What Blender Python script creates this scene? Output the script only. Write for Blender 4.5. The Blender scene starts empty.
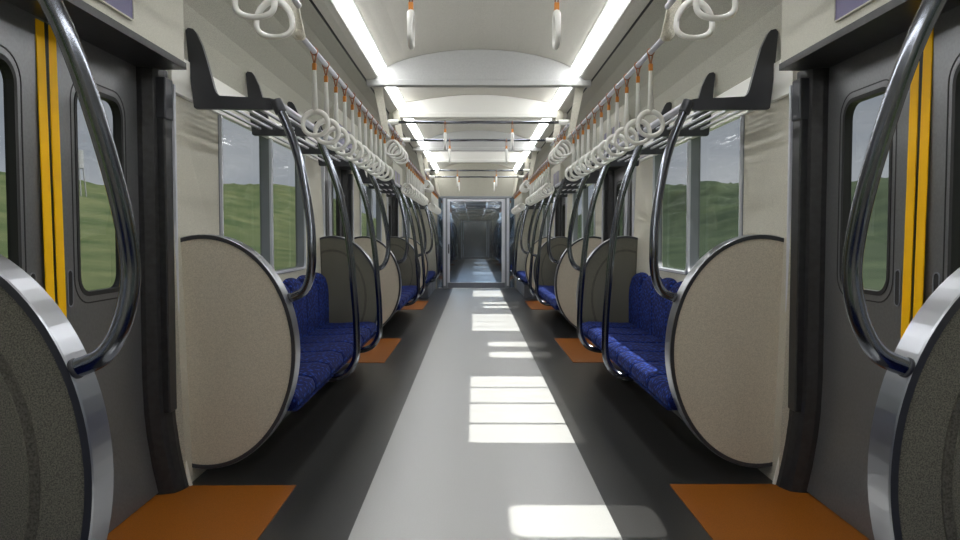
import bpy, bmesh, math, random
from mathutils import Vector, Matrix
random.seed(7)
C = bpy.context.scene.collection
PI = math.pi

# ------------------------------------------------------------------ materials
def mat(name, col, rough=.5, metal=0., spec=.5, noise=None, bump=None, sheen=0., coat=0., ior=None):
    """noise=(scale, amount) varies the colour, bump=(scale, strength) the relief"""
    m = bpy.data.materials.new(name); m.use_nodes = True
    nt = m.node_tree; b = nt.nodes['Principled BSDF']
    b.inputs['Base Color'].default_value = (*col, 1)
    b.inputs['Roughness'].default_value = rough
    b.inputs['Metallic'].default_value = metal
    b.inputs['Specular IOR Level'].default_value = spec
    if ior: b.inputs['IOR'].default_value = ior
    if sheen: b.inputs['Sheen Weight'].default_value = sheen
    if coat: b.inputs['Coat Weight'].default_value = coat
    tc = nt.nodes.new('ShaderNodeTexCoord')
    if noise:
        n = nt.nodes.new('ShaderNodeTexNoise'); n.inputs['Scale'].default_value = noise[0]; n.inputs['Detail'].default_value = 3
        r = nt.nodes.new('ShaderNodeValToRGB')
        r.color_ramp.elements[0].position = .35; r.color_ramp.elements[1].position = .65
        r.color_ramp.elements[0].color = (*[max(0, c*(1-noise[1])) for c in col], 1)
        r.color_ramp.elements[1].color = (*[min(1, c*(1+noise[1])) for c in col], 1)
        nt.links.new(tc.outputs['Object'], n.inputs['Vector'])
        nt.links.new(n.outputs['Fac'], r.inputs['Fac']); nt.links.new(r.outputs['Color'], b.inputs['Base Color'])
    if bump:
        n2 = nt.nodes.new('ShaderNodeTexNoise'); n2.inputs['Scale'].default_value = bump[0]
        bp = nt.nodes.new('ShaderNodeBump'); bp.inputs['Strength'].default_value = bump[1]; bp.inputs['Distance'].default_value = .002
        nt.links.new(tc.outputs['Object'], n2.inputs['Vector'])
        nt.links.new(n2.outputs['Fac'], bp.inputs['Height']); nt.links.new(bp.outputs['Normal'], b.inputs['Normal'])
    return m

def glass(name, tint, gloss=.06, rough=.02, edge=.5):
    m = bpy.data.materials.new(name); m.use_nodes = True
    nt = m.node_tree; nt.nodes.clear()
    o = nt.nodes.new('ShaderNodeOutputMaterial'); mx = nt.nodes.new('ShaderNodeMixShader')
    t = nt.nodes.new('ShaderNodeBsdfTransparent'); t.inputs['Color'].default_value = (*tint, 1)
    g = nt.nodes.new('ShaderNodeBsdfGlossy'); g.inputs['Roughness'].default_value = rough
    fr = nt.nodes.new('ShaderNodeLayerWeight'); fr.inputs['Blend'].default_value = .5
    pw = nt.nodes.new('ShaderNodeMath'); pw.operation = 'POWER'; pw.inputs[1].default_value = 4.5
    ml = nt.nodes.new('ShaderNodeMath'); ml.operation = 'MULTIPLY_ADD'; ml.inputs[1].default_value = edge; ml.inputs[2].default_value = gloss*.2
    nt.links.new(fr.outputs['Facing'], pw.inputs[0]); nt.links.new(pw.outputs[0], ml.inputs[0]); ml.use_clamp = True
    nt.links.new(ml.outputs[0], mx.inputs['Fac'])
    nt.links.new(t.outputs[0], mx.inputs[1]); nt.links.new(g.outputs[0], mx.inputs[2]); nt.links.new(mx.outputs[0], o.inputs[0])
    return m

def emit(name, col, s):
    m = bpy.data.materials.new(name); m.use_nodes = True
    nt = m.node_tree; b = nt.nodes['Principled BSDF']
    b.inputs['Base Color'].default_value = (*col, 1)
    b.inputs['Emission Color'].default_value = (*col, 1); b.inputs['Emission Strength'].default_value = s
    return m

M = {}
M['wall'] = mat('wall_panel_beige', (.54, .515, .43), .5, noise=(240, .2), bump=(120, .15))
M['ceil'] = mat('ceiling_panel_grey', (.53, .51, .45), .6, noise=(240, .16))
M['cove'] = mat('cove_panel_grey', (.41, .40, .335), .6, noise=(240, .2))
M['bayceil'] = mat('bay_ceiling_cream', (.60, .575, .51), .6)
M['arch_grey'] = mat('arch_grey', (.42, .42, .41), .55, noise=(90, .04))
M['arch_lit'] = mat('arch_lit', (.84, .83, .78), .55)  # paler arch tone, brighter light on the far arches put into colour
M['trim_white'] = mat('white_plastic', (.86, .85, .80), .4)
M['cream'] = mat('cream_panel', (.53, .515, .435), .5, noise=(220, .08))
M['disc'] = mat('beige_laminate', (.52, .475, .385), .5, noise=(240, .14))
M['moquette'] = mat('grey_moquette', (.13, .124, .098), .9, noise=(320, .45), bump=(260, .5), sheen=.05)
M['moquette_ring'] = mat('dark_moquette', (.085, .08, .065), .9, noise=(220, .4))
M['steel'] = mat('brushed_steel', (.17, .18, .205), .17, 1.0, bump=(300, .05))
M['rimsteel'] = mat('panel_rim_steel', (.42, .43, .46), .3, 1.0)
M['rail'] = mat('satin_rail', (.62, .62, .68), .35, .45)
M['alu'] = mat('aluminium', (.62, .635, .69), .35, .2)
M['frame'] = mat('grey_window_frame', (.21, .225, .25), .6, .0)
M['black'] = mat('black_plastic', (.018, .018, .02), .35, noise=(40, .3))
M['blackmetal'] = mat('black_bracket', (.05, .052, .06), .35, .3)
M['endwall'] = mat('end_wall_panel', (.36, .345, .285), .5, noise=(240, .2))
M['rubber'] = mat('black_rubber', (.012, .012, .013), .6)
M['door'] = mat('door_satin_metal', (.185, .187, .195), .34, .6, noise=(90, .06), bump=(200, .08))
M['kick'] = mat('door_kick_metal', (.17, .175, .2), .3, .8)
M['yellow'] = mat('yellow_tape', (.92, .50, .0), .5, spec=.2)
M['ring'] = mat('white_ring_plastic', (.80, .79, .75), .3)
M['orange'] = mat('orange_loop', (.30, .10, .03), .5)
M['orange_clip'] = mat('orange_clip', (.62, .22, .03), .45)
M['screen'] = mat('violet_screen', (.115, .10, .22), .3)
M['grey_tower'] = mat('weathered_concrete', (.16, .17, .18), .8, noise=(2, .1))
M['grey'] = mat('grey_box', (.16, .17, .20), .45, .3)
M['darkfloor_pan'] = mat('dark_seat_pan', (.01, .01, .011), .6, .2)
M['glass'] = glass('window_glass', (.80, .81, .80), .04, .05, .2)
M['doorglass'] = glass('door_glass', (.80, .81, .80))
M['gangglass'] = glass('blue_tinted_glass', (.52, .62, .75), .7, .07)
M['light'] = emit('lamp_diffuser', (.97, .985, 1.0), 16.5)
M['light_fill'] = emit('added_fill_diffuser', (.93, .97, 1.0), 30.)  # strong glow for the strips added to brighten the next carriage
M['lamp_side'] = mat('lamp_tray', (.62, .62, .58), .5)

def blue_fabric():
    m = bpy.data.materials.new('blue_seat_fabric'); m.use_nodes = True
    nt = m.node_tree; b = nt.nodes['Principled BSDF']
    b.inputs['Roughness'].default_value = .85; b.inputs['Specular IOR Level'].default_value = .2
    b.inputs['Sheen Weight'].default_value = .05; b.inputs['Sheen Tint'].default_value = (.2, .3, 1, 1)
    tc = nt.nodes.new('ShaderNodeTexCoord')
    v = nt.nodes.new('ShaderNodeTexVoronoi'); v.inputs['Scale'].default_value = 42
    r = nt.nodes.new('ShaderNodeValToRGB')
    r.color_ramp.elements[0].position = .12; r.color_ramp.elements[0].color = (.018, .065, .36, 1)
    r.color_ramp.elements[1].position = .5; r.color_ramp.elements[1].color = (.002, .005, .06, 1)
    nt.links.new(tc.outputs['Object'], v.inputs['Vector']); nt.links.new(v.outputs['Distance'], r.inputs['Fac'])
    nt.links.new(r.outputs['Color'], b.inputs['Base Color'])
    n2 = nt.nodes.new('ShaderNodeTexNoise'); n2.inputs['Scale'].default_value = 180
    bp = nt.nodes.new('ShaderNodeBump'); bp.inputs['Strength'].default_value = .6; bp.inputs['Distance'].default_value = .004
    nt.links.new(tc.outputs['Object'], n2.inputs['Vector']); nt.links.new(n2.outputs['Fac'], bp.inputs['Height'])
    nt.links.new(bp.outputs['Normal'], b.inputs['Normal'])
    return m
M['blue'] = blue_fabric()
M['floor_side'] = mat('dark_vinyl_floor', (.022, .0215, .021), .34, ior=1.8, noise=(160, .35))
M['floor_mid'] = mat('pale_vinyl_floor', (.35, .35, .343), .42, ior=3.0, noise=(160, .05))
M['mat_orange'] = mat('orange_floor_vinyl', (.27, .083, .006), .55, spec=.2, noise=(200, .12))

# ------------------------------------------------------------------ mesh helpers
def obj(name, bm, m, parent=None, smooth=False, bevel=0, seg=2, mats=None):
    bmesh.ops.recalc_face_normals(bm, faces=bm.faces)
    me = bpy.data.meshes.new(name); bm.to_mesh(me); bm.free()
    for x in (mats or [m]): me.materials.append(x)
    if smooth:
        for p in me.polygons: p.use_smooth = True
    o = bpy.data.objects.new(name, me); C.objects.link(o)
    if bevel:
        md = o.modifiers.new('bevel', 'BEVEL'); md.width = bevel; md.segments = seg; md.limit_method = 'ANGLE'
    if parent: o.parent = parent
    return o

def tag(o, label=None, cat=None, group=None, kind=None):
    if label: o['label'] = label
    if cat: o['category'] = cat
    if group: o['group'] = group
    if kind: o['kind'] = kind
    return o

def thing(name, loc=(0, 0, 0), label=None, cat=None, group=None):
    o = bpy.data.objects.new(name, None); o.empty_display_size = .1; C.objects.link(o); o.location = loc
    return tag(o, label, cat, group)

def copy_tree(o, parent=None):
    c = o.copy(); C.objects.link(c)
    if parent: c.parent = parent
    for ch in list(o.children): copy_tree(ch, c)
    return c

def box(bm, x0, x1, y0, y1, z0, z1, mi=0):
    v = [bm.verts.new(p) for p in ((x0,y0,z0),(x1,y0,z0),(x1,y1,z0),(x0,y1,z0),(x0,y0,z1),(x1,y0,z1),(x1,y1,z1),(x0,y1,z1))]
    for f in ((0,3,2,1),(4,5,6,7),(0,1,5,4),(1,2,6,5),(2,3,7,6),(3,0,4,7)):
        bm.faces.new([v[i] for i in f]).material_index = mi

def tube(bm, pts, r, n=12, closed=False, rr=None):
    """tube through a list of points; rr = radius per point"""
    pts = [Vector(p) for p in pts]; N = len(pts); rings = []; prev = None
    for i, p in enumerate(pts):
        if closed: t = (pts[(i+1) % N]-pts[i-1]).normalized()
        else: t = (pts[min(i+1, N-1)]-pts[max(i-1, 0)]).normalized()
        if prev is None:
            a = Vector((0, 0, 1)) if abs(t.z) < .9 else Vector((1, 0, 0)); u = (a-t*a.dot(t)).normalized()
        else: u = (prev-t*prev.dot(t)).normalized()
        prev = u; w = t.cross(u); R = rr[i] if rr else r
        rings.append([bm.verts.new(p+(u*math.cos(2*PI*k/n)+w*math.sin(2*PI*k/n))*R) for k in range(n)])
    for i in range(N if closed else N-1):
        a, b = rings[i], rings[(i+1) % N]
        for k in range(n): bm.faces.new((a[k], a[(k+1) % n], b[(k+1) % n], b[k]))
    if not closed: bm.faces.new(rings[0][::-1]); bm.faces.new(rings[-1])

def spline(pts, k=5):
    """Catmull-Rom through pts"""
    P = [Vector(p) for p in pts]; out = []
    for i in range(len(P)-1):
        a = P[max(i-1, 0)]; b = P[i]; c = P[i+1]; d = P[min(i+2, len(P)-1)]
        for s in range(k):
            t = s/k
            out.append(.5*((2*b)+(c-a)*t+(2*a-5*b+4*c-d)*t*t+(3*b-a-3*c+d)*t**3))
    out.append(P[-1]); return out

def rrect(a0, a1, b0, b1, r, n=5):
    """rounded rectangle as 2-D points"""
    out = []
    for cx_, cy_, s in ((a1-r, b1-r, 0), (a0+r, b1-r, PI/2), (a0+r, b0+r, PI), (a1-r, b0+r, 1.5*PI)):
        for k in range(n+1):
            t = s+PI/2*k/n; out.append((cx_+r*math.cos(t), cy_+r*math.sin(t)))
    return out

def plate(bm, outer, holes, axis, d0, d1, mi=0):
    """flat plate with holes: loops are 2-D; axis 'x' -> (y,z) plane, axis 'y' -> (x,z) plane"""
    def P(p, d): return (d, p[0], p[1]) if axis == 'x' else (p[0], d, p[1])
    edges = []; loops = []
    for lp in [outer]+list(holes):
        vs = [bm.verts.new(P(p, d0)) for p in lp]; loops.append(vs)
        edges += [bm.edges.new((vs[i], vs[(i+1) % len(vs)])) for i in range(len(vs))]
    if holes:
        r = bmesh.ops.triangle_fill(bm, edges=edges, use_beauty=True)
        faces = [g for g in r['geom'] if isinstance(g, bmesh.types.BMFace)]
    else: faces = [bm.faces.new(loops[0])]
    for f in faces: f.material_index = mi
    bk = {}
    for vs, lp in zip(loops, [outer]+list(holes)):
        for v, p in zip(vs, lp): bk[v] = bm.verts.new(P(p, d1))
    for f in faces: bm.faces.new([bk[v] for v in f.verts][::-1]).material_index = mi
    for vs in loops:
        for i in range(len(vs)):
            a, b = vs[i], vs[(i+1) % len(vs)]
            bm.faces.new((a, b, bk[b], bk[a])).material_index = mi

def ringplate(bm, A, B, axis, d0, d1):
    plate(bm, A, [B], axis, d0, d1)

def flare(bm, s):
    """lower body side curves inwards to the floor"""
    for v in bm.verts:
        z = v.co.z
        if z < .5: v.co.x -= s*.062*((.5-z)/.5)**2

def bx(name, dims, m, parent=None, bevel=.003, **k):
    bm = bmesh.new(); box(bm, *dims); return obj(name, bm, m, parent, bevel=bevel, **k)

SIDE = {-1: 'left', 1: 'right'}
ORD = ['first', 'second', 'third', 'fourth', 'fifth', 'sixth', 'seventh', 'eighth', 'ninth', 'tenth', 'eleventh', 'twelfth']

# ------------------------------------------------------------------ layout of the car
P_ = 4.79
BAYS = [2.49-P_, 2.49, 2.49+P_, 2.49+2*P_]
Y0, Y1 = -2.6, 15.99
XW, XD = 1.37, 1.445
ZR = 1.72

# ---------------------------------------------------------------- floor
bm = bmesh.new()
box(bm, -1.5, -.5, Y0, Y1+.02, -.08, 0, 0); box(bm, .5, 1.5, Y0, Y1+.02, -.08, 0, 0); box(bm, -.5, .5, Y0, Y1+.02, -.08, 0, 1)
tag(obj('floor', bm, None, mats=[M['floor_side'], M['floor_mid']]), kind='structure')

bay_name = {1: 'nearest door bay', 2: 'middle door bay', 3: 'farthest door bay'}
def floor_mat(s, c, lab):
    a, b = sorted((s*.828, s*1.395))
    bm = bmesh.new(); box(bm, a, b, c-.775, c+.775, .0, .004)
    return tag(obj('floor_mat', bm, M['mat_orange']), lab, 'floor mat', 'orange floor mats inside the doors')
for i in (1, 2, 3):
    for s in (-1, 1): floor_mat(s, BAYS[i], f'orange vinyl floor mat inside the {SIDE[s]} doors in the {bay_name[i]}')

# ---------------------------------------------------------------- ceiling
HALF = [(0, 2.695), (.16, 2.69), (.32, 2.675), (.48, 2.648), (.62, 2.612), (.72, 2.575), (.78, 2.548), (.865, 2.462), (.90, 2.445), (.95, 2.43),
        (.957, 2.434), (.964, 2.425), (1.06, 2.40), (1.17, 2.345), (1.265, 2.26), (1.335, 2.15), (1.366, 2.06), (1.374, 1.97), (1.38, 1.88), (1.52, 1.88)]
def profile(mid_drop=0.):
    h = [(x, z-mid_drop*max(0, 1-(x/.78)**4)) if x < .78 else (x, z) for x, z in HALF]
    return [(-x, z) for x, z in h[::-1]]+h[1:]
def extr(prof, ya, yb, mi=None):
    bm = bmesh.new(); a = [bm.verts.new((x, ya, z)) for x, z in prof]; b = [bm.verts.new((x, yb, z)) for x, z in prof]
    for i in range(len(prof)-1):
        f = bm.faces.new((a[i], a[i+1], b[i+1], b[i]))
        if mi: f.material_index = mi((prof[i][0]+prof[i+1][0])/2)
    return bm
CM = lambda x: 2 if .949 < abs(x) < .966 else (1 if abs(x) > .95 else 0)
def ceiling_piece(ya, yb, drop, m):
    o = obj('ceiling', extr(profile(drop), ya, yb, CM), None, mats=[m, M['cove'], M['rubber']], smooth=False)
    md = o.modifiers.new('t', 'SOLIDIFY'); md.thickness = .04; md.offset = 1
    md.offset = 1 if True else -1
    return tag(o, kind='structure')
cuts = [Y0]
A_OFF = .845
for c in BAYS[1:]: cuts += [c-A_OFF, c+A_OFF]
cuts.append(Y1)
for i in range(len(cuts)-1):
    bay = i % 2 == 1
    ceiling_piece(cuts[i], cuts[i+1], .06 if bay else 0, M['bayceil'] if bay else M['ceil'])

def arch(y, white, lab, zlip=2.385):
    t = thing('ceiling_arch', (0, y, zlip), lab, 'ceiling arch')
    m = M['arch_lit'] if white else M['arch_grey']  # far arches carry their extra brightness as a painted lit tone
    top = [(x, z-.004) for x, z in profile(.06 if white else 0.) if abs(x) < .87]
    bm = bmesh.new(); pts = [(-.90, zlip+.05)]+top+[(.90, zlip+.05)]
    plate(bm, [(x, z-zlip) for x, z in pts], [], 'y', -.03, .03)
    obj('arch_panel', bm, m, t)
    bm = bmesh.new(); box(bm, -.955, .955, -.045, .045, 0, .05)
    obj('arch_lip', bm, m, t, bevel=.006)
    return t
for i in (1, 2, 3):
    n = bay_name[i]
    arch(BAYS[i]-A_OFF, False, f'grey arched ceiling panel across the near side of the {n}')
    arch(BAYS[i]+A_OFF, True, f'lit-toned arched ceiling panel across the far side of the {n}')

def lamp(s, ya, yb, lab, grp='linear ceiling lamps', lm='light'):
    t = thing('ceiling_light', (s*.82, (ya+yb)/2, 2.5), lab, 'ceiling light', grp)
    L = (yb-ya)/2
    d = Vector((s*.085, 0, -.086)).normalized(); n = Vector((-s*.7, 0, -.7))
    def strip(w, depth, off, m, name):
        bm = bmesh.new(); vs = []
        for yy in (-L, L):
            for a, b in ((-w, off), (w, off), (w, off-depth), (-w, off-depth)):
                p = d*a+n*b; vs.append(bm.verts.new((p.x+s*.0025, yy, p.z+.005)))
        for f in ((0,1,2,3), (7,6,5,4), (0,4,5,1), (1,5,6,2), (2,6,7,3), (3,7,4,0)): bm.faces.new([vs[k] for k in f])
        return obj(name, bm, m, t)
    strip(.063, .006, .006, M['lamp_side'], 'lamp_tray'); strip(.043, .008, .014, M[lm], 'diffuser')
    return t
names = ['above the nearest seats', 'in the nearest door bay', 'over the first benches', 'in the middle door bay', 'over the second benches', 'in the farthest door bay', 'over the end benches']
for i in range(len(cuts)-1):
    for s in (-1, 1):
        lamp(s, cuts[i]+.05, cuts[i+1]-.05, f'long white light strip {names[i]}, {SIDE[s]} of the aisle')

# ---------------------------------------------------------------- side walls with windows
sections = []
for i in range(3):
    sections.append((BAYS[i]+.765, BAYS[i+1]-.765))
sections.append((BAYS[3]+.765, Y1))
wn = 0
def window(s, ya, yb, za, zb, parent_n, glassmat, two=True):
    """silver edged frame, one or two panes set back in the wall"""
    mid = (ya+yb)/2
    spans = [(ya, mid-.012), (mid+.012, yb)] if two else [(ya, yb)]
    out = []
    bm = bmesh.new()
    # lining of the reveal
    a, b = sorted((s*(XW-.004), s*(XW+.060)))
    plate(bm, rrect(ya-.012, yb+.012, za-.012, zb+.012, .05), [rrect(y_a+.008, y_b-.008, za+.008, zb-.008, .045) for y_a, y_b in spans], 'x', a, b)
    fr = obj(f'window_{parent_n}', bm, M['frame'])
    tag(fr, kind='structure')
    bm = bmesh.new(); a, b = sorted((s*(XW-.016), s*(XW-.003)))
    for y_a, y_b in spans:
        ringplate(bm, rrect(y_a-.006, y_b+.006, za-.006, zb+.006, .055), rrect(y_a+.010, y_b-.010, za+.010, zb-.010, .045), 'x', a, b)
    obj('window_edge', bm, M['alu'], fr)
    bm = bmesh.new()
    for y_a, y_b in spans: box(bm, min(s*(XW+.048), s*(XW+.053)), max(s*(XW+.048), s*(XW+.053)), y_a, y_b, za, zb)
    obj('window_pane', bm, glassmat, fr)
    return fr

def side_wall(s, ya, yb, wins, ztop=1.90):
    bm = bmesh.new(); a, b = sorted((s*XW, s*(XW+.065)))
    plate(bm, [(ya, 0), (yb, 0), (yb, ztop), (ya, ztop)], [rrect(w[0], w[1], .86, 1.80, .05) for w in wins], 'x', a, b)
    flare(bm, s)
    return bm
for s in (-1, 1):
    for k, (ya, yb) in enumerate(sections):
        if k == 3: w = (13.75, 15.35)
        else: m_ = (ya+yb)/2; w = (m_-.96, m_+.96)
        tag(obj(f'wall_{SIDE[s]}', side_wall(s, ya+(.0), yb, [w]), M['wall']), kind='structure')
        wn += 1; window(s, w[0], w[1], .86, 1.80, wn, M['glass'])
        # white ledge along the top of the wall
        a, b = sorted((s*(XW-.022), s*(XW+.01)))
        tag(bx('trim_%d' % (wn), (a, b, ya+.02, yb-.02 if k < 3 else yb, 1.735, 1.905), M['trim_white']), kind='structure')

# ---------------------------------------------------------------- doors
dn = 0
def door_leaf(s, c, e, n, stripe='yellow'):
    """e=-1 near leaf, e=+1 far leaf; sliding door leaf with a rounded window"""
    y0, y1 = sorted((c+e*.004, c+e*.665))
    w0, w1 = sorted((c+e*.165, c+e*.525))
    a, b = sorted((s*XD, s*(XD+.035)))
    bm = bmesh.new()
    plate(bm, [(y0, .012), (y1, .012), (y1, .25), (y1, .5), (y1, 1.86), (y0, 1.86), (y0, .5), (y0, .25)], [rrect(w0, w1, .885, 1.645, .075, 7)], 'x', a, b)
    bmesh.ops.bisect_plane(bm, geom=bm.verts[:]+bm.edges[:]+bm.faces[:], plane_co=(0, 0, .12), plane_no=(0, 0, 1))
    bmesh.ops.bisect_plane(bm, geom=bm.verts[:]+bm.edges[:]+bm.faces[:], plane_co=(0, 0, .35), plane_no=(0, 0, 1))
    flare(bm, s)
    d = tag(obj(f'door_{n}', bm, M['door']), kind='structure')
    # gasket and metal bead round the window
    bm = bmesh.new(); a, b = sorted((s*(XD-.003), s*(XD+.03)))
    ringplate(bm, rrect(w0, w1, .885, 1.645, .075, 7), rrect(w0+.016, w1-.016, .901, 1.629, .062, 7), 'x', a, b)
    obj('window_gasket', bm, M['rubber'], d)
    bm = bmesh.new(); a, b = sorted((s*(XD-.0015), s*(XD+.002)))
    ringplate(bm, rrect(w0-.026, w1+.026, .859, 1.671, .095, 7), rrect(w0-.021, w1+.021, .864, 1.666, .09, 7), 'x', a, b)
    obj('window_seam', bm, M['rubber'], d)
    bm = bmesh.new(); a, b = sorted((s*(XD+.020), s*(XD+.026))); box(bm, a, b, w0+.004, w1-.004, .889, 1.641)
    obj('window_pane', bm, M['doorglass'], d)
    # yellow edge stripe
    ys = sorted((c+e*.010, c+e*.057)); a, b = sorted((s*(XD-.0025), s*(XD+.001)))
    obj('edge_stripe', (lambda q: (box(q, a, b, ys[0], ys[1], .2, 1.80), flare(q, s), q)[-1])(bmesh.new()), M[stripe], d)
    ys = sorted((c+e*.0005, c+e*.0105)); a, b = sorted((s*(XD-.004), s*(XD+.01)))
    obj('edge_rubber', (lambda q: (box(q, a, b, ys[0], ys[1], .5, 1.80), flare(q, s), q)[-1])(bmesh.new()), M['rubber'], d)
    # recessed finger grip
    bm = bmesh.new(); a, b = sorted((s*(XD-.002), s*(XD+.002)))
    plate(bm, rrect(c+e*.110-.015, c+e*.110+.015, .86, .985, .0145, 5), [], 'x', a, b)
    g = obj('door_grip', bm, M['rubber'], d)
    bm = bmesh.new(); a, b = sorted((s*(XD-.004), s*(XD-.001)))
    ringplate(bm, rrect(c+e*.110-.018, c+e*.110+.018, .857, .988, .0175, 5), rrect(c+e*.110-.014, c+e*.110+.014, .861, .984, .0135, 5), 'x', a, b)
    obj('grip_edge', bm, M['frame'], g)
    # kick plate
    bm = bmesh.new(); a, b = sorted((s*(XD-.055), s*(XD-.047)))
    plate(bm, [(y0, .012), (y1, .012), (y1, .13), (y0, .13)], [], 'x', a, b)
    for v in bm.verts: v.co.x += s*.036*(v.co.z-.012)/.118
    obj('kick_plate', bm, M['kick'], d)
    return d

tn = 20
def bay(s, c, idx, screens=True, e_list=(-1, 1)):
    global dn, tn
    for e in e_list:
        dn += 1; door_leaf(s, c, e, dn, 'alu' if idx == 2 else 'yellow')
    # door surround: header box with black underside
    a, b = sorted((s*1.265, s*1.50))
    bm = bmesh.new(); box(bm, a, b, c-.71, c+.71, 1.835, 2.34)
    tn += 1; h = tag(obj(f'trim_{tn}', bm, M['cream']), kind='structure')
    a, b = sorted((s*1.258, s*1.50))
    bm = bmesh.new(); box(bm, a, b, c-.715, c+.715, 1.808, 1.836)
    obj('header_lip', bm, M['black'], h)
    for e in (-1, 1):
        # pillar, plan polygon, flaring inwards at the foot
        bm = bmesh.new()
        plan = [(1.50, .655), (1.455, .655), (1.425, .66), (1.385, .675), (1.372, .70), (1.36, .735), (1.358, .765), (1.50, .765)]
        zs = [0, .06, .12, .2, .3, .4, .5, 1.0, 1.812]
        rings = [[bm.verts.new((s*x, c+e*y, z)) for x, y in plan] for z in zs]
        for r0, r1 in zip(rings, rings[1:]):
            for k in range(len(plan)): bm.faces.new((r0[k], r0[(k+1) % len(plan)], r1[(k+1) % len(plan)], r1[k]))
        bm.faces.new(rings[0]); bm.faces.new(rings[-1]); flare(bm, s)
        tn += 1; p = tag(obj(f'trim_{tn}', bm, M['black']), kind='structure')
        a, b = sorted((s*1.344, s*1.42)); ya, yb = sorted((c+e*.692, c+e*.772))
        obj('pillar_cover', (lambda q: (box(q, a, b, ya, yb, .345, 1.70), q)[-1])(bmesh.new()), M['black'], p, bevel=.006)
        a, b = sorted((s*1.338, s*1.42)); ya, yb = sorted((c+e*.688, c+e*.770))
        obj('pillar_cap', (lambda q: (box(q, a, b, ya, yb, 1.60, 1.775), q)[-1])(bmesh.new()), M['blackmetal'], p, bevel=.006)
        a, b = sorted((s*1.334, s*1.374)); ya, yb = sorted((c+e*.774, c+e*.790))
        obj('pillar_edge', (lambda q: (box(q, a, b, ya, yb, .345, 1.76), q)[-1])(bmesh.new()), M['alu'], p, bevel=.003)
        # cream edge at foot
        a, b = sorted((s*1.350, s*1.374)); ya, yb = sorted((c+e*.768, c+e*.785))
        bm = bmesh.new(); plate(bm, [(ya, 0), (yb, 0), (yb, .12), (yb, .24), (yb, .345), (ya, .345), (ya, .24), (ya, .12)], [], 'x', a, b)
        flare(bm, s); obj('pillar_foot', bm, M['trim_white'], p)
    if screens:
        for (u, v), w in (((-.84, -.43), 'near'), ((-.21, .21), 'far')):
            u, v = (-.60, -.20) if w == 'near' else (-.16, .225)
            t = thing('information_screen', (s*1.262, c+(u+v)/2, 1.870), f'violet screen above the {SIDE[s]} doors in the {bay_name[idx]}, {w} one', 'screen', 'screens over the doors')
            L = (v-u)/2
            a, b = sorted((-s*.0, -s*.008)); bm = bmesh.new(); ringplate(bm, rrect(-L, L, 0, .26, .012), rrect(-L+.005, L-.005, .005, .255, .004), 'x', a, b)
            sf = obj('screen_frame', bm, M['cream'], t)
            a, b = sorted((-s*.0, -s*.004)); bm = bmesh.new(); box(bm, a, b, -L+.005, L-.005, .005, .255); obj('display', bm, M['screen'], sf)
for idx in (1, 2, 3):
    for s in (-1, 1): bay(s, BAYS[idx], idx)
for s in (-1, 1):
    # plain wall where the bay behind the viewer would be
    a, b = sorted((s*1.46, s*1.5)); bm = bmesh.new(); box(bm, a, b, Y0, BAYS[0]+.72, 0, 1.9)
    tag(obj(f'wall_{SIDE[s]}', bm, M['cream']), kind='structure')
bm = bmesh.new(); plate(bm, [(-1.5, 0), (1.5, 0), (1.5, 1.9)]+[(x, z) for x, z in profile()[::-1]][1:-1]+[(-1.5, 1.9)], [], 'y', Y0-.05, Y0)
tag(obj('wall_back', bm, M['wall']), kind='structure')

# ---------------------------------------------------------------- seat end panels
def ell(t, k=0.): return (1.25-(.41-k)*math.cos(t), .583+(.53-k)*math.sin(t))
def panel_loop(k, n=56):
    """rounded seat-end outline, cut off at the wall"""
    out = []
    for i in range(n+1):
        t = -1.88+3.76*i/n; x, z = ell(t, k)
        out.append((min(x, 1.362), z))
    return out
def end_panel(s, y, face, lab, grp):
    """face = +1: beige side looks towards -Y (aisle bay), -1: the other way"""
    t = thing('seat_end_panel', (s*1.25, y, .05), lab, 'seat end panel', grp)
    def loc(bm):
        for v in bm.verts: v.co.x = s*(v.co.x-1.25); v.co.z -= .05
    bm = bmesh.new(); plate(bm, panel_loop(.016), [], 'y', -face*.040, face*.024); loc(bm)
    obj('panel_board', bm, M['disc'], t)
    bm = bmesh.new(); plate(bm, panel_loop(.018), [], 'y', face*.0245, face*.038); loc(bm)
    ff = obj('fabric_face', bm, M['moquette'], t)
    lp = panel_loop(.11); inner = panel_loop(.135)
    bm = bmesh.new(); plate(bm, [(min(x, 1.355), z) for x, z in panel_loop(.115)], [], 'y', face*.038, face*.044); loc(bm)
    obj('seam_ring', bm, M['moquette_ring'], ff)
    bm = bmesh.new(); plate(bm, [(min(x, 1.355), z) for x, z in panel_loop(.135)], [], 'y', face*.044, face*.050); loc(bm)
    obj('fabric_pad', bm, M['moquette'], ff)
    # rim band: rounded section swept round the edge
    bm = bmesh.new(); o_ = panel_loop(0.); prev = None
    sec = [(-.044, .020), (-.045, .003), (-.042, 0), (.042, 0), (.045, .003), (.044, .020)]
    loops = []
    for i in range(57):
        row = []
        tt = -1.88+3.76*i/56
        for yy, k in sec:
            x, z = ell(tt, k); row.append(bm.verts.new((min(x, 1.364), yy, z)))
        loops.append(row)
    for a, b in zip(loops, loops[1:]):
        for k in range(len(sec)): bm.faces.new((a[k], a[(k+1) % len(sec)], b[(k+1) % len(sec)], b[k])).material_index = 0 if k in (1, 2, 3) else 1
    bm.faces.new(loops[0]); bm.faces.new(loops[-1])
    loc(bm); obj('rim', bm, None, t, mats=[M['rimsteel'], M['blackmetal']])
    return t
G_PANEL = 'rounded seat end panels'
pn = {0: 'closest bench', 1: 'first bench', 2: 'second bench', 3: 'last bench'}
protoP = {}
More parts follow.
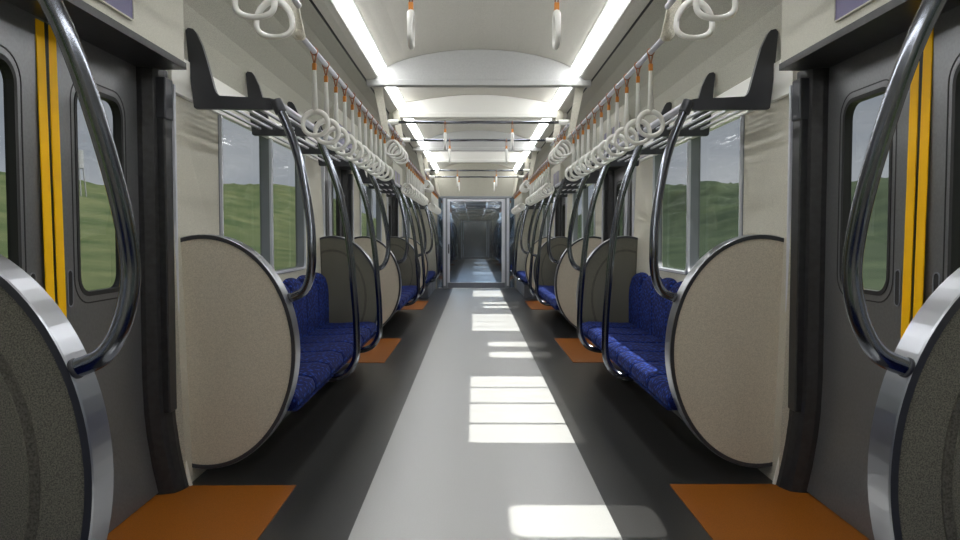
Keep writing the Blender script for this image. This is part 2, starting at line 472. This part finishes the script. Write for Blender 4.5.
def put_panel(s, y, face, lab, grp=G_PANEL):
    k = (s, face)
    if k not in protoP: protoP[k] = end_panel(s, y, face, lab, grp); return protoP[k]
    c = copy_tree(protoP[k]); c.location = (s*1.25, y, .05); c['label'] = lab; c['group'] = grp; return c
SEC = [(BAYS[i]+.89, BAYS[i+1]-.89) for i in range(3)]+[(BAYS[3]+.89, Y1-.06)]
for k in (0, 1, 2, 3):
    ya, yb = SEC[k]
    for s in (-1, 1):
        if k > 0: put_panel(s, ya, 1, f'beige rounded panel at the near end of the {SIDE[s]} {pn[k]}')
        if k < 3: put_panel(s, yb, -1, f'grey fabric rounded panel at the far end of the {SIDE[s]} {pn[k]}')

# ---------------------------------------------------------------- benches
def seat_cushion(s, L):
    """one dished seat place, 3 cm lower at its centre line"""
    bm = bmesh.new(); nx, ny = 8, 8; top = []
    prof = [(.885, .295), (.862, .312), (.860, .345), (.878, .374), (.93, .388), (1.02, .385), (1.12, .380), (1.22, .376), (1.30, .38)]
    rows = []
    for j in range(ny+1):
        v = -1+2*j/ny; dz = -.007*abs(v)**8-.003*math.cos(3*PI*v)*.6 ; row = []
        for q, (x, z) in enumerate(prof):
            row.append(bm.verts.new((s*(x+(.006*abs(v)**6 if q < 3 else 0)), v*L*.5*.998, z+(dz if q > 1 else 0))))
        rows.append(row)
    for a, b in zip(rows, rows[1:]):
        for q in range(len(prof)-1): bm.faces.new((a[q], a[q+1], b[q+1], b[q]))
    bot = [[bm.verts.new((s*x, y, .295)) for x in (.86, 1.30)] for y in (-L*.499, L*.499)]
    bm.faces.new((bot[0][0], bot[0][1], bot[1][1], bot[1][0]))
    bm.faces.new(rows[0]+[bot[0][1], bot[0][0]]); bm.faces.new(rows[-1]+[bot[1][1], bot[1][0]])
    bm.faces.new([r[-1] for r in rows]+[bot[1][1], bot[0][1]])
    bmesh.ops.remove_doubles(bm, verts=bm.verts, dist=.0001)
    return bm
def back_cushion(s, L):
    """one back place with a rounded top"""
    bm = bmesh.new(); n = 12; W = L*.5*.996
    outline = []
    for i in range(n+1):
        v = -1+2*i/n; z = .745+.065*math.sqrt(max(0, 1-abs(v)**2.6)); outline.append((v*W, z))
    layers = [(1.362, .0), (1.345, .0), (1.315, .010), (1.292, .035), (1.278, .085), (1.274, .14)]
    rows = []
    for x, ins in layers:
        rows.append([bm.verts.new((s*x, y*(1-ins*.15), (z-ins))) for y, z in outline]+[bm.verts.new((s*(x+.0), W*(1-ins*.15), .36)), bm.verts.new((s*x, -W*(1-ins*.15), .36))])
    for a, b in zip(rows, rows[1:]):
        m = len(a)
        for q in range(m): bm.faces.new((a[q], a[(q+1) % m], b[(q+1) % m], b[q]))
    bm.faces.new(rows[0]); bm.faces.new(rows[-1])
    return bm
def bench(s, ya, yb, n, lab):
    t = thing('bench_seat', (0, (ya+yb)/2, 0), lab, 'bench', 'blue benches along the walls')
    t.location = (s*1.1, (ya+yb)/2, 0)
    Lh = (yb-ya)/2; L = (yb-ya)/n
    def sh(bm, dy=0):
        for v in bm.verts: v.co.x -= s*1.1; v.co.y += dy
        return bm
    c0 = obj('seat_cushion', sh(seat_cushion(s, L)), M['blue'], t, smooth=True); b0 = obj('backrest', sh(back_cushion(s, L)), M['blue'], t, smooth=False, bevel=.012, seg=3)
    for i in range(n):
        y = -Lh+L*(i+.5)
        for p in (c0, b0):
            if i == 0: p.location.y = y
            else:
                q = p.copy(); C.objects.link(q); q.parent = t; q.location.y = y
    bm = bmesh.new(); a, b = sorted((s*.93, s*1.34)); box(bm, a, b, -Lh, Lh, .245, .293); obj('seat_pan', sh(bm), M['darkfloor_pan'], t, bevel=.01)
    return t
for k in (0, 1, 2):
    ya, yb = SEC[k]
    for s in (-1, 1):
        bench(s, ya+.055, yb-.055, 7, f'long blue seven-place bench along the {SIDE[s]} wall, {["nearest, beside the camera", "first beyond the nearest doors", "second beyond the middle doors"][k]}')
for s in (-1, 1):
    bench(s, SEC[3][0]+.055, Y1-.03, 6, f'blue bench along the {SIDE[s]} wall next to the end door')
    t = thing('equipment_box', (s*1.1, 14.6, 0), f'low grey metal box under the {SIDE[s]} end bench by the glass door', 'equipment box')
    bm = bmesh.new(); box(bm, -.24, .235, -1.15, 1.37, .0, .23); obj('box_body', bm, M['grey'], t, bevel=.008)
    bm = bmesh.new(); a, b = sorted((-s*.243, -s*.238)); box(bm, a, b, -.9, -.1, .03, .20); box(bm, a, b, .1, 1.2, .03, .20); obj('access_cover', bm, M['grey'], t, bevel=.002)

# ---------------------------------------------------------------- luggage racks
def rack(s, ya, yb, lab, far_open=False):
    t = thing('luggage_rack', (s*XW, (ya+yb)/2, ZR), lab, 'luggage rack', 'luggage racks over the benches')
    Lh = (yb-ya)/2; yc = (ya+yb)/2
    X = lambda x: s*x-s*XW
    prof = [(1.366, 2.05), (1.355, 2.062), (1.332, 2.057), (1.319, 2.041), (1.292, 1.982), (1.272, 1.915), (1.25, 1.831), (1.24, 1.79), (1.231, 1.767), (1.218, 1.753), (1.11, 1.747),
            (1.02, 1.745), (.986, 1.742), (.955, 1.735), (.933, 1.715), (.945, 1.695), (.987, 1.689), (1.326, 1.693), (1.334, 1.70), (1.352, 1.87)]
    ys = [-Lh+.02, -.48, .48, Lh-.02]
    b0 = None
    for y in ys:
        if b0 is None:
            bm = bmesh.new(); plate(bm, [(X(x), z-ZR) for x, z in prof], [], 'y', -.014, .014)
            b0 = obj('bracket', bm, M['blackmetal'], t); b0.location.y = y
        else: q = b0.copy(); C.objects.link(q); q.parent = t; q.location.y = y
    bm = bmesh.new(); tube(bm, [(X(.952), -Lh, 0), (X(.952), Lh, 0)], .017, 14); obj('front_rail', bm, M['rail'], t, smooth=True)
    s0 = None
    for x in (1.03, 1.095, 1.16, 1.225, 1.29):
        if s0 is None:
            bm = bmesh.new(); box(bm, -.009, .009, -Lh+.036, Lh-.036, -.006, .006); s0 = obj('slat', bm, M['rail'], t, bevel=.003)
            s0.location = (X(x), 0, .012)
        else: q = s0.copy(); C.objects.link(q); q.parent = t; q.location = (X(x), 0, .012)
    return t
for k in range(4):
    ya, yb = SEC[k]
    for s in (-1, 1):
        rack(s, ya+.10, yb-(.10 if k < 3 else .02), f'steel slatted luggage rack with black brackets over the {SIDE[s]} {pn[k]}')

# ---------------------------------------------------------------- curved grab poles
PB = [(.952, 1.72), (.915, 1.62), (.870, 1.50), (.824, 1.36), (.784, 1.17), (.758, .97), (.743, .79), (.731, .62), (.728, .45), (.742, .37), (.780, .312), (.835, .283), (.905, .272)]
PE = [(.952, 1.72), (.905, 1.62), (.860, 1.51), (.822, 1.37), (.785, 1.18), (.774, 1.04), (.780, .95), (.799, .885), (.828, .846), (.878, .824)]
protoG = {}
def pole(s, y, kind, d, lab, grp):
    key = (s, kind, d)
    if key in protoG:
        c = copy_tree(protoG[key]); c.location.y = y; c['label'] = lab; c['group'] = grp; return c
    t = thing('grab_pole', (s*.87, y, .272 if kind == 'B' else .822), lab, 'grab pole', grp)
    z0 = t.location.z
    if kind == 'B': pts = [(s*x-s*.87, 0, z-z0) for x, z in PB]
    else: pts = [(s*x-s*.87, d*(.11*max(0, (z-1.05)/.67)+.028*min(1, max(0, (1.0-z)/.15))), z-z0) for x, z in PE]
    bm = bmesh.new(); tube(bm, spline(pts, 6), .0205, 16); tu = obj('tube', bm, M['steel'], t, smooth=True)
    bm = bmesh.new(); p = Vector(pts[0]); q = Vector(pts[1]); dd = (p-q).normalized()
    tube(bm, [p-dd*.05, p+dd*.012], .027, 16); obj('top_clamp', bm, M['blackmetal'], t, smooth=True, bevel=.003)
    bm = bmesh.new(); p = Vector(pts[-1]); q = Vector(pts[-2]); dd = (p-q).normalized()
    tube(bm, [p-dd*.004, p+dd*.008], .0225, 16); obj('end_flange', bm, M['blackmetal'], t, smooth=True, bevel=.003)
    protoG[key] = t
    return t
def bench_poles(s, k, ya, yb):
    yc = (ya+yb)/2
    w = pn[k]; L = SIDE[s]
    if k > 0: pole(s, ya, 'E', 1, f'short curved grab pole at the near end panel of the {L} {w}', 'grab poles')
    if k < 3:
        pole(s, yc-.53, 'B', 0, f'long curved grab pole, nearer of two along the {L} {w}', 'grab poles')
        pole(s, yc+.53, 'B', 0, f'long curved grab pole, farther of two along the {L} {w}', 'grab poles')
        pole(s, yb, 'E', -1, f'short curved grab pole at the far end panel of the {L} {w}', 'grab poles')
    else:
        pole(s, ya+1.0, 'B', 0, f'long curved grab pole, nearer of two along the {L} {w}', 'grab poles')
        pole(s, ya+1.95, 'B', 0, f'long curved grab pole, farther of two along the {L} {w}', 'grab poles')
for k in range(4):
    for s in (-1, 1): bench_poles(s, k, *SEC[k])

# ---------------------------------------------------------------- strap rails, hangers, crossbars
XR, ZL, ZH = .785, 1.965, 2.118
def hanger(s, y, lab, z0=ZL):
    t = thing('rail_hanger', (s*XR, y, z0), lab, 'rail hanger', 'plates holding the strap rails')
    bm = bmesh.new()
    top = 2.465-z0
    pts = [(-.022, -.005), (-.010, -.022), (.018, -.022), (.034, -.005), (.056, .10), (.132, top-.035), (.060, top+.02), (.0, .10)]
    plate(bm, [(s*x, z) for x, z in pts], [], 'y', -.011, .011); obj('plate', bm, M['wall'], t, bevel=.004)
    bm = bmesh.new(); tube(bm, [(0, -.022, 0), (0, .022, 0)], .019, 14); obj('socket', bm, M['wall'], t, smooth=True)
    return t
def low_rail(s, ya, yb, lab):
    bm = bmesh.new(); tube(bm, [(0, ya-(ya+yb)/2, 0), (0, yb-(ya+yb)/2, 0)], .0125, 14)
    t = thing('strap_rail', (s*XR, (ya+yb)/2, ZL), lab, 'strap rail', 'strap rails')
    obj('tube', bm, M['rail'], t, smooth=True); return t
def high_rail(s, c, lab):
    t = thing('strap_rail', (s*XR, c, ZH-.035), lab, 'strap rail', 'strap rails')
    bm = bmesh.new(); tube(bm, [(0, -.60, 0), (0, .60, 0)], .0125, 14); obj('tube', bm, M['rail'], t, smooth=True)
    for e in (-1, 1):
        # cranked end running down to the low rail
        bm = bmesh.new(); tube(bm, [(0, e*.60, 0), (0, e*.735, 0)], .0125, 12)
        obj('rail_end', bm, M['rail'], t, smooth=True)
    return t
def crossbar(y, lab):
    t = thing('crossbar', (0, y, ZH), lab, 'crossbar', 'overhead crossbars')
    bm = bmesh.new(); tube(bm, [(-XR+.03, 0, 0), (XR-.03, 0, 0)], .0125, 14); obj('tube', bm, M['steel'], t, smooth=True)
    for e in (-1, 1):
        bm = bmesh.new(); tube(bm, [(e*(XR-.075), 0, 0), (e*(XR+.02), 0, 0)], .024, 14); obj('end_socket', bm, M['trim_white'], t, smooth=True, bevel=.004)
    return t

# hand straps -------------------------------------------------------
def ring_pts(w, h, n=40, tri=.10):
    """rounded triangle, flat at the bottom, hanging from its apex at the origin (in XZ)"""
    out = []
    for i in range(n):
        t = 2*PI*i/n+PI/2; c, s_ = math.cos(t), math.sin(t)
        x = w*.5*c*(1-tri*s_) ; z = -h*.5+h*.5*s_
        if s_ < 0: z = -h*.5+h*.5*(-abs(s_)**(.9-tri))
        out.append((x, 0, z))
    return out
def strap(kind, along, loc, lab, grp):
    """kind 'long' with tube, 'short' ring straight under its loop; along = 'y' rail or 'x' crossbar"""
    t = thing('hand_strap', loc, lab, 'hand strap', grp)
    def rot(bm):
        if along == 'x':
            for v in bm.verts: v.co = Vector((v.co.y, v.co.x, v.co.z))
        return bm
    bm = bmesh.new(); R = .0165
    tube(bm, [(R*math.sin(a)*1.0, 0, R*math.cos(a)-.0) for a in [2*PI*i/16 for i in range(16)]], .0028, 8, True)
    for q in (-.006, .006): tube(bm, [(.010, q, -.012), (.0, q, -.062)], .0025, 6); tube(bm, [(-.010, q, -.012), (0, q, -.062)], .0025, 6)
    lo = obj('loop', rot(bm), M['orange'], t, smooth=True)
    if kind == 'long':
        bm = bmesh.new(); box(bm, -.009, .009, -.010, .010, -.088, -.055); obj('clip', rot(bm), M['orange_clip'], lo, bevel=.003)
        bm = bmesh.new(); tube(bm, [(0, 0, -.084), (0, 0, -.16), (0, 0, -.285)], .0, 12, rr=[.0085, .0105, .0145]); obj('sleeve', rot(bm), M['ring'], t, smooth=True)
        zr = -.278
    else:
        bm = bmesh.new(); box(bm, -.013, .013, -.010, .010, -.106, -.060); obj('clip', rot(bm), M['orange_clip'], lo, bevel=.003)
        zr = -.102
    bm = bmesh.new(); w, h = (.118, .112) if kind == 'long' else (.132, .134)
    n = 40
    tube(bm, [(x, 0, z+zr-.0) for x, y, z in ring_pts(w, h, 40, .02 if kind == 'long' else .2)], .0, 10, True,
         rr=[.0108+.0035*max(0, math.sin(2*PI*i/n+PI/2)) for i in range(n)])
    obj('ring', rot(bm), M['ring'], t, smooth=True)
    return t
protoS = {}
def put_strap(kind, along, loc, lab, grp):
    k = (kind, along)
    if k not in protoS: protoS[k] = strap(kind, along, loc, lab, grp); t = protoS[k]
    else:
        t = copy_tree(protoS[k]); t.location = loc; t['label'] = lab; t['group'] = grp
    if kind == 'long': t.rotation_euler.z = random.uniform(-.06, .06); t.rotation_euler.y = random.uniform(-.012, .012)
    return t

RL = {1: (BAYS[1]+.745, BAYS[2]-.745), 2: (BAYS[2]+.745, BAYS[3]-.745), 3: (BAYS[3]+.745, Y1-.05), 0: (BAYS[0]+.745, BAYS[1]-.745)}
for k in (0, 1, 2, 3):
    ya, yb = RL[k]
    for s in (-1, 1):
        L = SIDE[s]
        low_rail(s, ya, yb, f'straight steel strap rail above the front of the {L} {pn[k]}')
        if k > 0: hanger(s, ya+.01, f'beige plate at the near end of the strap rail over the {L} {pn[k]}')
        hanger(s, yb-.03, f'beige plate at the far end of the strap rail over the {L} {pn[k]}')
        if k == 0: continue
        n = 11 if k < 3 else 9
        for i in range(n):
            lab = f'long white ring strap over the {L} {pn[k]}, {ORD[i]} from its near end'
            put_strap('long', 'y', (s*XR, ya+.29+.272*i, ZL), lab, f'ring straps over the {L} {pn[k]}')
for k in (1, 2, 3):
    c = BAYS[k]
    for s in (-1, 1):
        high_rail(s, c, f'raised steel strap rail on the {SIDE[s]} side of the {bay_name[k]}')
        for i in range(4):
            put_strap('short', 'y', (s*XR, c-.41+.25*i, ZH-.035), f'short ring strap on the {SIDE[s]} rail of the {bay_name[k]}, {ORD[i]} from near end', 'short ring straps in the door bays')
    for e, w in ((-1, 'near'), (1, 'far')):
        crossbar(c+e*.61, f'steel crossbar under the ceiling at the {w} side of the {bay_name[k]}')
        for s in (-1, 1):
            put_strap('short', 'x', (s*.298, c+e*.61, ZH), f'short ring strap on the {w} crossbar of the {bay_name[k]}, {SIDE[s]} one', 'ring straps on the crossbars')

# ---------------------------------------------------------------- end wall with glass door
bm = bmesh.new()
outer = [(-1.48, 0), (-.845, 0), (-.845, 1.975), (.845, 1.975), (.845, 0), (1.48, 0), (1.48, 1.9)]+profile()[::-1][1:-1]+[(-1.48, 1.9)]
plate(bm, outer, [], 'y', Y1, Y1+.08); tag(obj('wall_end', bm, M['endwall']), kind='structure')
# the fill between hole and polygon is concave, so faces stay one n-gon
def gang(y, base):
    """glazed partition: side lights, silver posts, sliding glass door"""
    global tn, dn, wn
    f = bmesh.new()
    for e in (-1, 1):
        a, b = sorted((e*.835, e*.815)); box(f, a, b, y, y+.07, 0, 1.972)
        a, b = sorted((e*.72, e*.615)); box(f, a, b, y-.02, y+.07, 0, 1.95)
    box(f, -.845, .845, y-.02, y+.07, 1.925, 1.975)
    tn += 1; tr = tag(obj(f'trim_{tn}', f, M['frame'], bevel=.005), kind='structure')
    f = bmesh.new()
    for e in (-1, 1):
        a, b = sorted((e*.70, e*.655)); box(f, a, b, y-.032, y-.018, .06, 1.93)
    obj('post_cover', f, M['alu'], tr, bevel=.004)
    for e in (-1, 1):
        wn += 1; a, b = sorted((e*.82, e*.715)); g = bmesh.new(); box(g, a, b, y+.02, y+.028, .02, 1.93)
        tag(obj(f'window_{wn}', g, M['gangglass']), kind='structure')
    dn += 1
    d = bmesh.new(); plate(d, [(-.613, .01), (.613, .01), (.613, 1.92), (-.613, 1.92)], [rrect(-.565, .545, .13, 1.865, .02, 3)], 'y', y, y+.035)
    dd = tag(obj(f'door_{dn}', d, M['alu'], bevel=.003), kind='structure')
    d = bmesh.new(); box(d, -.57, .55, y+.012, y+.020, .12, 1.87); obj('door_pane', d, M['gangglass'], dd)
    d = bmesh.new(); box(d, -.612, .612, y-.006, y+.0, .012, .125); obj('kick_plate', d, M['grey'], dd)
    d = bmesh.new(); box(d, -.600, -.575, y-.035, y, .75, .95); obj('door_handle', d, M['black'], dd, bevel=.004)
gang(Y1+.005, 0)

# ---------------------------------------------------------------- next carriage behind the glass
D2 = 20.3
Z0, Z1 = 16.75, 37.3
bm = bmesh.new(); box(bm, -1.5, -.5, Y1+.02, Z1+6, -.08, -.002, 0); box(bm, .5, 1.5, Y1+.02, Z1+6, -.08, -.002, 0); box(bm, -.5, .5, Y1+.02, Z1+6, -.08, -.002, 1)
tag(obj('floor', bm, None, mats=[M['floor_side'], M['floor_mid']]), kind='structure')
# bellows between the cars
bm = bmesh.new()
for i in range(8):
    y = Y1+.085+i*.083; w = .86 if i % 2 else .92
    plate(bm, [(-1.0, 0), (-w, 0), (-w, 1.98+(w-.86)), (w, 1.98+(w-.86)), (w, 0), (1.0, 0), (1.0, 2.12), (-1.0, 2.12)], [], 'y', y, y+.083)
tn += 1; tag(obj(f'trim_{tn}', bm, M['rubber']), kind='structure')
o = obj('ceiling', extr(profile(0), Z0, Z1, CM), None, mats=[M['ceil'], M['cove'], M['rubber']]); md = o.modifiers.new('t', 'SOLIDIFY'); md.thickness = .04; md.offset = 1
tag(o, kind='structure')
for y in (Z0-.02, Z1):
    bm = bmesh.new(); plate(bm, outer, [], 'y', y, y+.06); tag(obj('wall_end', bm, M['wall']), kind='structure')
B2 = [20.35, 25.14, 29.93, 34.72]
sec2 = [(Z0, B2[0]-.765)]+[(B2[i]+.765, B2[i+1]-.765) for i in range(3)]+[(B2[3]+.765, Z1)]
for s in (-1, 1):
    for k, (ya, yb) in enumerate(sec2):
        m_ = (ya+yb)/2; hw = .75 if k in (0,) else (.96 if k < 4 else .5); w = (m_-hw, m_+hw)
        tag(obj(f'wall_{SIDE[s]}', side_wall(s, ya, yb, [w]), M['wall']), kind='structure')
        wn += 1; window(s, w[0], w[1], .86, 1.80, wn, M['glass'])
    for c in B2:
        bay_name[9] = 'next carriage'; bay(s, c, 9, screens=False)
far = ['short bench', 'first full bench', 'second full bench', 'third full bench']
for k, (ya, yb) in enumerate(sec2[:4]):
    pa, pb = ya+.125 if k else Z0+.07, yb-.125
    pn[10+k] = f'{far[k]} beyond the glass'
    for s in (-1, 1):
        if k: put_panel(s, pa, 1, f'beige rounded panel at the near end of the {SIDE[s]} {pn[10+k]}')
        put_panel(s, pb, -1, f'grey rounded panel at the far end of the {SIDE[s]} {pn[10+k]}')
        bench(s, pa+.055, pb-.055, 7 if k else 5, f'blue {SIDE[s]} {pn[10+k]} door, in the next carriage')
        yc = (pa+pb)/2
        for q, (yy, kk, d) in enumerate(((pa, 'E', 1), (yc-.53, 'B', 0), (yc+.53, 'B', 0), (pb, 'E', -1))):
            if not k and q == 0: continue
            pole(s, yy, kk, d, f'curved steel grab pole at the {SIDE[s]} {pn[10+k]}, {ORD[q]} of four', 'grab poles')
        low_rail(s, ya-.10, yb+.10, f'steel strap rail over the {SIDE[s]} {pn[10+k]}')
        rack(s, pa+.1, pb-.1, f'slatted luggage rack over the {SIDE[s]} {pn[10+k]}')
        if k < 2:
            for i in range(9 if k == 0 else 12):
                put_strap('long', 'y', (s*XR, ya+.30+.27*i, ZL), f'ring strap over the {SIDE[s]} {pn[10+k]}, {ORD[i]} from its near end', f'ring straps over the {SIDE[s]} {pn[10+k]}')
for j, c in enumerate(B2):
    for s in (-1, 1):
        floor_mat(s, c, f'orange floor mat inside the {ORD[j]} {SIDE[s]} door bay of the next carriage')
    arch(c-A_OFF, False, f'grey ceiling arch before the {ORD[j]} door bay of the next carriage')
    arch(c+A_OFF, True, f'lit-toned ceiling arch after the {ORD[j]} door bay of the next carriage')
    for e, w in ((-1, 'near'), (1, 'far')):
        crossbar(c+e*.61, f'steel crossbar at the {w} side of the {ORD[j]} door bay in the next carriage')
        for s in (-1, 1):
            put_strap('short', 'x', (s*.298, c+e*.61, ZH), f'{SIDE[s]} ring strap on the {w} crossbar, {ORD[j]} door bay of the next carriage', 'ring straps on the crossbars')
gang(Z1-.04, 1)
for s in (-1, 1): lamp(s, Z0+.1, 26.5, f'added fill light strip on the ceiling of the next carriage, {SIDE[s]} of the aisle', lm='light_fill')  # added strips brighten the next carriage, ending before they come into view
bm = bmesh.new(); plate(bm, [(-1.5, 0), (1.5, 0), (1.5, 2.6), (-1.5, 2.6)], [], 'y', Z1+5.9, Z1+5.95); box(bm, -1.5, -1.45, Z1+.1, Z1+5.9, 0, 2.6); box(bm, 1.45, 1.5, Z1+.1, Z1+5.9, 0, 2.6); box(bm, -1.5, 1.5, Z1+.1, Z1+5.9, 2.6, 2.65)
tag(obj('wall_end', bm, M['cove']), kind='structure')

# ---------------------------------------------------------------- outside
def green(name, c0, c1, sc):
    m = bpy.data.materials.new(name); m.use_nodes = True
    nt = m.node_tree; b = nt.nodes['Principled BSDF']; b.inputs['Roughness'].default_value = .9; b.inputs['Specular IOR Level'].default_value = .1
    tc = nt.nodes.new('ShaderNodeTexCoord'); n = nt.nodes.new('ShaderNodeTexNoise'); n.inputs['Scale'].default_value = sc; n.inputs['Detail'].default_value = 6; n.inputs['Roughness'].default_value = .65
    r = nt.nodes.new('ShaderNodeValToRGB'); r.color_ramp.elements[0].position = .38; r.color_ramp.elements[1].position = .66
    r.color_ramp.elements[0].color = (*c0, 1); r.color_ramp.elements[1].color = (*c1, 1)
    nt.links.new(tc.outputs['Object'], n.inputs['Vector']); nt.links.new(n.outputs['Fac'], r.inputs['Fac']); nt.links.new(r.outputs['Color'], b.inputs['Base Color'])
    return m
M['hill_l'] = green('meadow_and_scrub', (.026, .042, .017), (.066, .076, .036), .075)
M['hill_r'] = green('wooded_slope', (.014, .026, .014), (.038, .055, .029), .06)
M['grass'] = green('trackside_grass', (.06, .085, .03), (.12, .14, .06), .3)
from mathutils import noise as mn
def hill(name, s, m, base, amp):
    bm = bmesh.new(); nx, ny = 46, 165; g = []
    for i in range(nx+1):
        x = 12+148*(i/nx)**1.3; row = []
        for j in range(ny+1):
            y = -110+j*5.6
            up = max(0, min(1, (x-14)/120)); up = up*up*(3-2*up)
            z = -1.6+up*base*max(1, y/262)
            z += amp*up*(mn.noise(Vector((x*.05, y*.05, s*3.)))+.5*mn.noise(Vector((x*.17, y*.17, 9.))))+1.0*up*abs(mn.noise(Vector((x*.45, y*.45, 4.))))
            row.append(bm.verts.new((s*x, y, z)))
        g.append(row)
    for i in range(nx):
        for j in range(ny): bm.faces.new((g[i][j], g[i+1][j], g[i+1][j+1], g[i][j+1]))
    return tag(obj(name, bm, m, smooth=True), kind='structure')
hill('hillside', -1, M['hill_l'], 19.5, 2.2)
hill('hillside', 1, M['hill_r'], 19.5, 5.0)
bm = bmesh.new(); box(bm, -13, 13, -60, 90, -1.8, -1.55); tag(obj('ground', bm, M['grass']), kind='structure')

t = thing('water_tower', (-79, 150, 8.2), 'small grey water tower on the hillside, seen through the left door window', 'tower')
bm = bmesh.new(); tube(bm, [(0, 0, 6.6), (0, 0, 10.2)], 1.1, 16); obj('tank', bm, M['grey_tower'], t)
for a in (1, -1):
    for b in (1, -1):
        bm = bmesh.new(); tube(bm, [(a*1.1, b*1.1, 0), (a*.7, b*.7, 6.7)], .12, 8); obj('leg', bm, M['grey_tower'], t)
# ---------------------------------------------------------------- sky and sun
w = bpy.data.worlds.new('sky'); bpy.context.scene.world = w; w.use_nodes = True
nt = w.node_tree; bg = nt.nodes['Background']
tc = nt.nodes.new('ShaderNodeTexCoord'); sp = nt.nodes.new('ShaderNodeSeparateXYZ')
nz = nt.nodes.new('ShaderNodeTexNoise'); nz.inputs['Scale'].default_value = 2.2; nz.inputs['Detail'].default_value = 5
mp = nt.nodes.new('ShaderNodeMapping'); mp.inputs['Scale'].default_value = (1, 1, 3.5)
cr = nt.nodes.new('ShaderNodeValToRGB')
cr.color_ramp.elements[0].position = .35; cr.color_ramp.elements[0].color = (.30, .335, .40, 1)
cr.color_ramp.elements[1].position = .68; cr.color_ramp.elements[1].color = (.50, .52, .56, 1)
nt.links.new(tc.outputs['Generated'], mp.inputs['Vector']); nt.links.new(mp.outputs['Vector'], nz.inputs['Vector'])
nt.links.new(nz.outputs['Fac'], cr.inputs['Fac']); nt.links.new(tc.outputs['Generated'], sp.inputs['Vector'])
gr = nt.nodes.new('ShaderNodeMapRange'); gr.inputs['From Min'].default_value = .03; gr.inputs['From Max'].default_value = .45
gr.inputs['To Min'].default_value = 1.15; gr.inputs['To Max'].default_value = .55
vm = nt.nodes.new('ShaderNodeVectorMath'); vm.operation = 'SCALE'
nt.links.new(sp.outputs['Z'], gr.inputs['Value']); nt.links.new(cr.outputs['Color'], vm.inputs[0]); nt.links.new(gr.outputs[0], vm.inputs['Scale'])
nt.links.new(vm.outputs[0], bg.inputs['Color'])
bg.inputs['Strength'].default_value = 1.0
sun = bpy.data.lights.new('sun', 'SUN'); sun.energy = 13.5; sun.angle = math.radians(.5); sun.color = (1, .97, .92)
so = bpy.data.objects.new('sun', sun); C.objects.link(so)
el = math.atan(1.185)
dirv = Vector((-math.cos(el), 0.012, -math.sin(el)))
so.rotation_euler = dirv.to_track_quat('-Z', 'Y').to_euler(); so.location = (8, 4, 10)

# ---------------------------------------------------------------- camera
cam = bpy.data.cameras.new('camera'); cam.lens = 28; cam.sensor_width = 36; cam.clip_start = .05; cam.clip_end = 500
co = bpy.data.objects.new('camera', cam); C.objects.link(co); co.location = (-.039, 0, 1.1)
f_ = 746.67; yaw = math.atan(5.6/f_); pit = math.atan(32.8/f_)
fw = Vector((math.sin(yaw)*math.cos(pit), math.cos(yaw)*math.cos(pit), -math.sin(pit)))
co.rotation_euler = fw.to_track_quat('-Z', 'Y').to_euler()
sc = bpy.context.scene; sc.camera = co
sc.view_settings.view_transform = 'Standard'; sc.view_settings.look = 'None'; sc.view_settings.gamma = 1
sc.view_settings.exposure = 0.15
sc.cycles.max_bounces = 10; sc.cycles.transparent_max_bounces = 24; sc.cycles.diffuse_bounces = 5; sc.cycles.glossy_bounces = 5
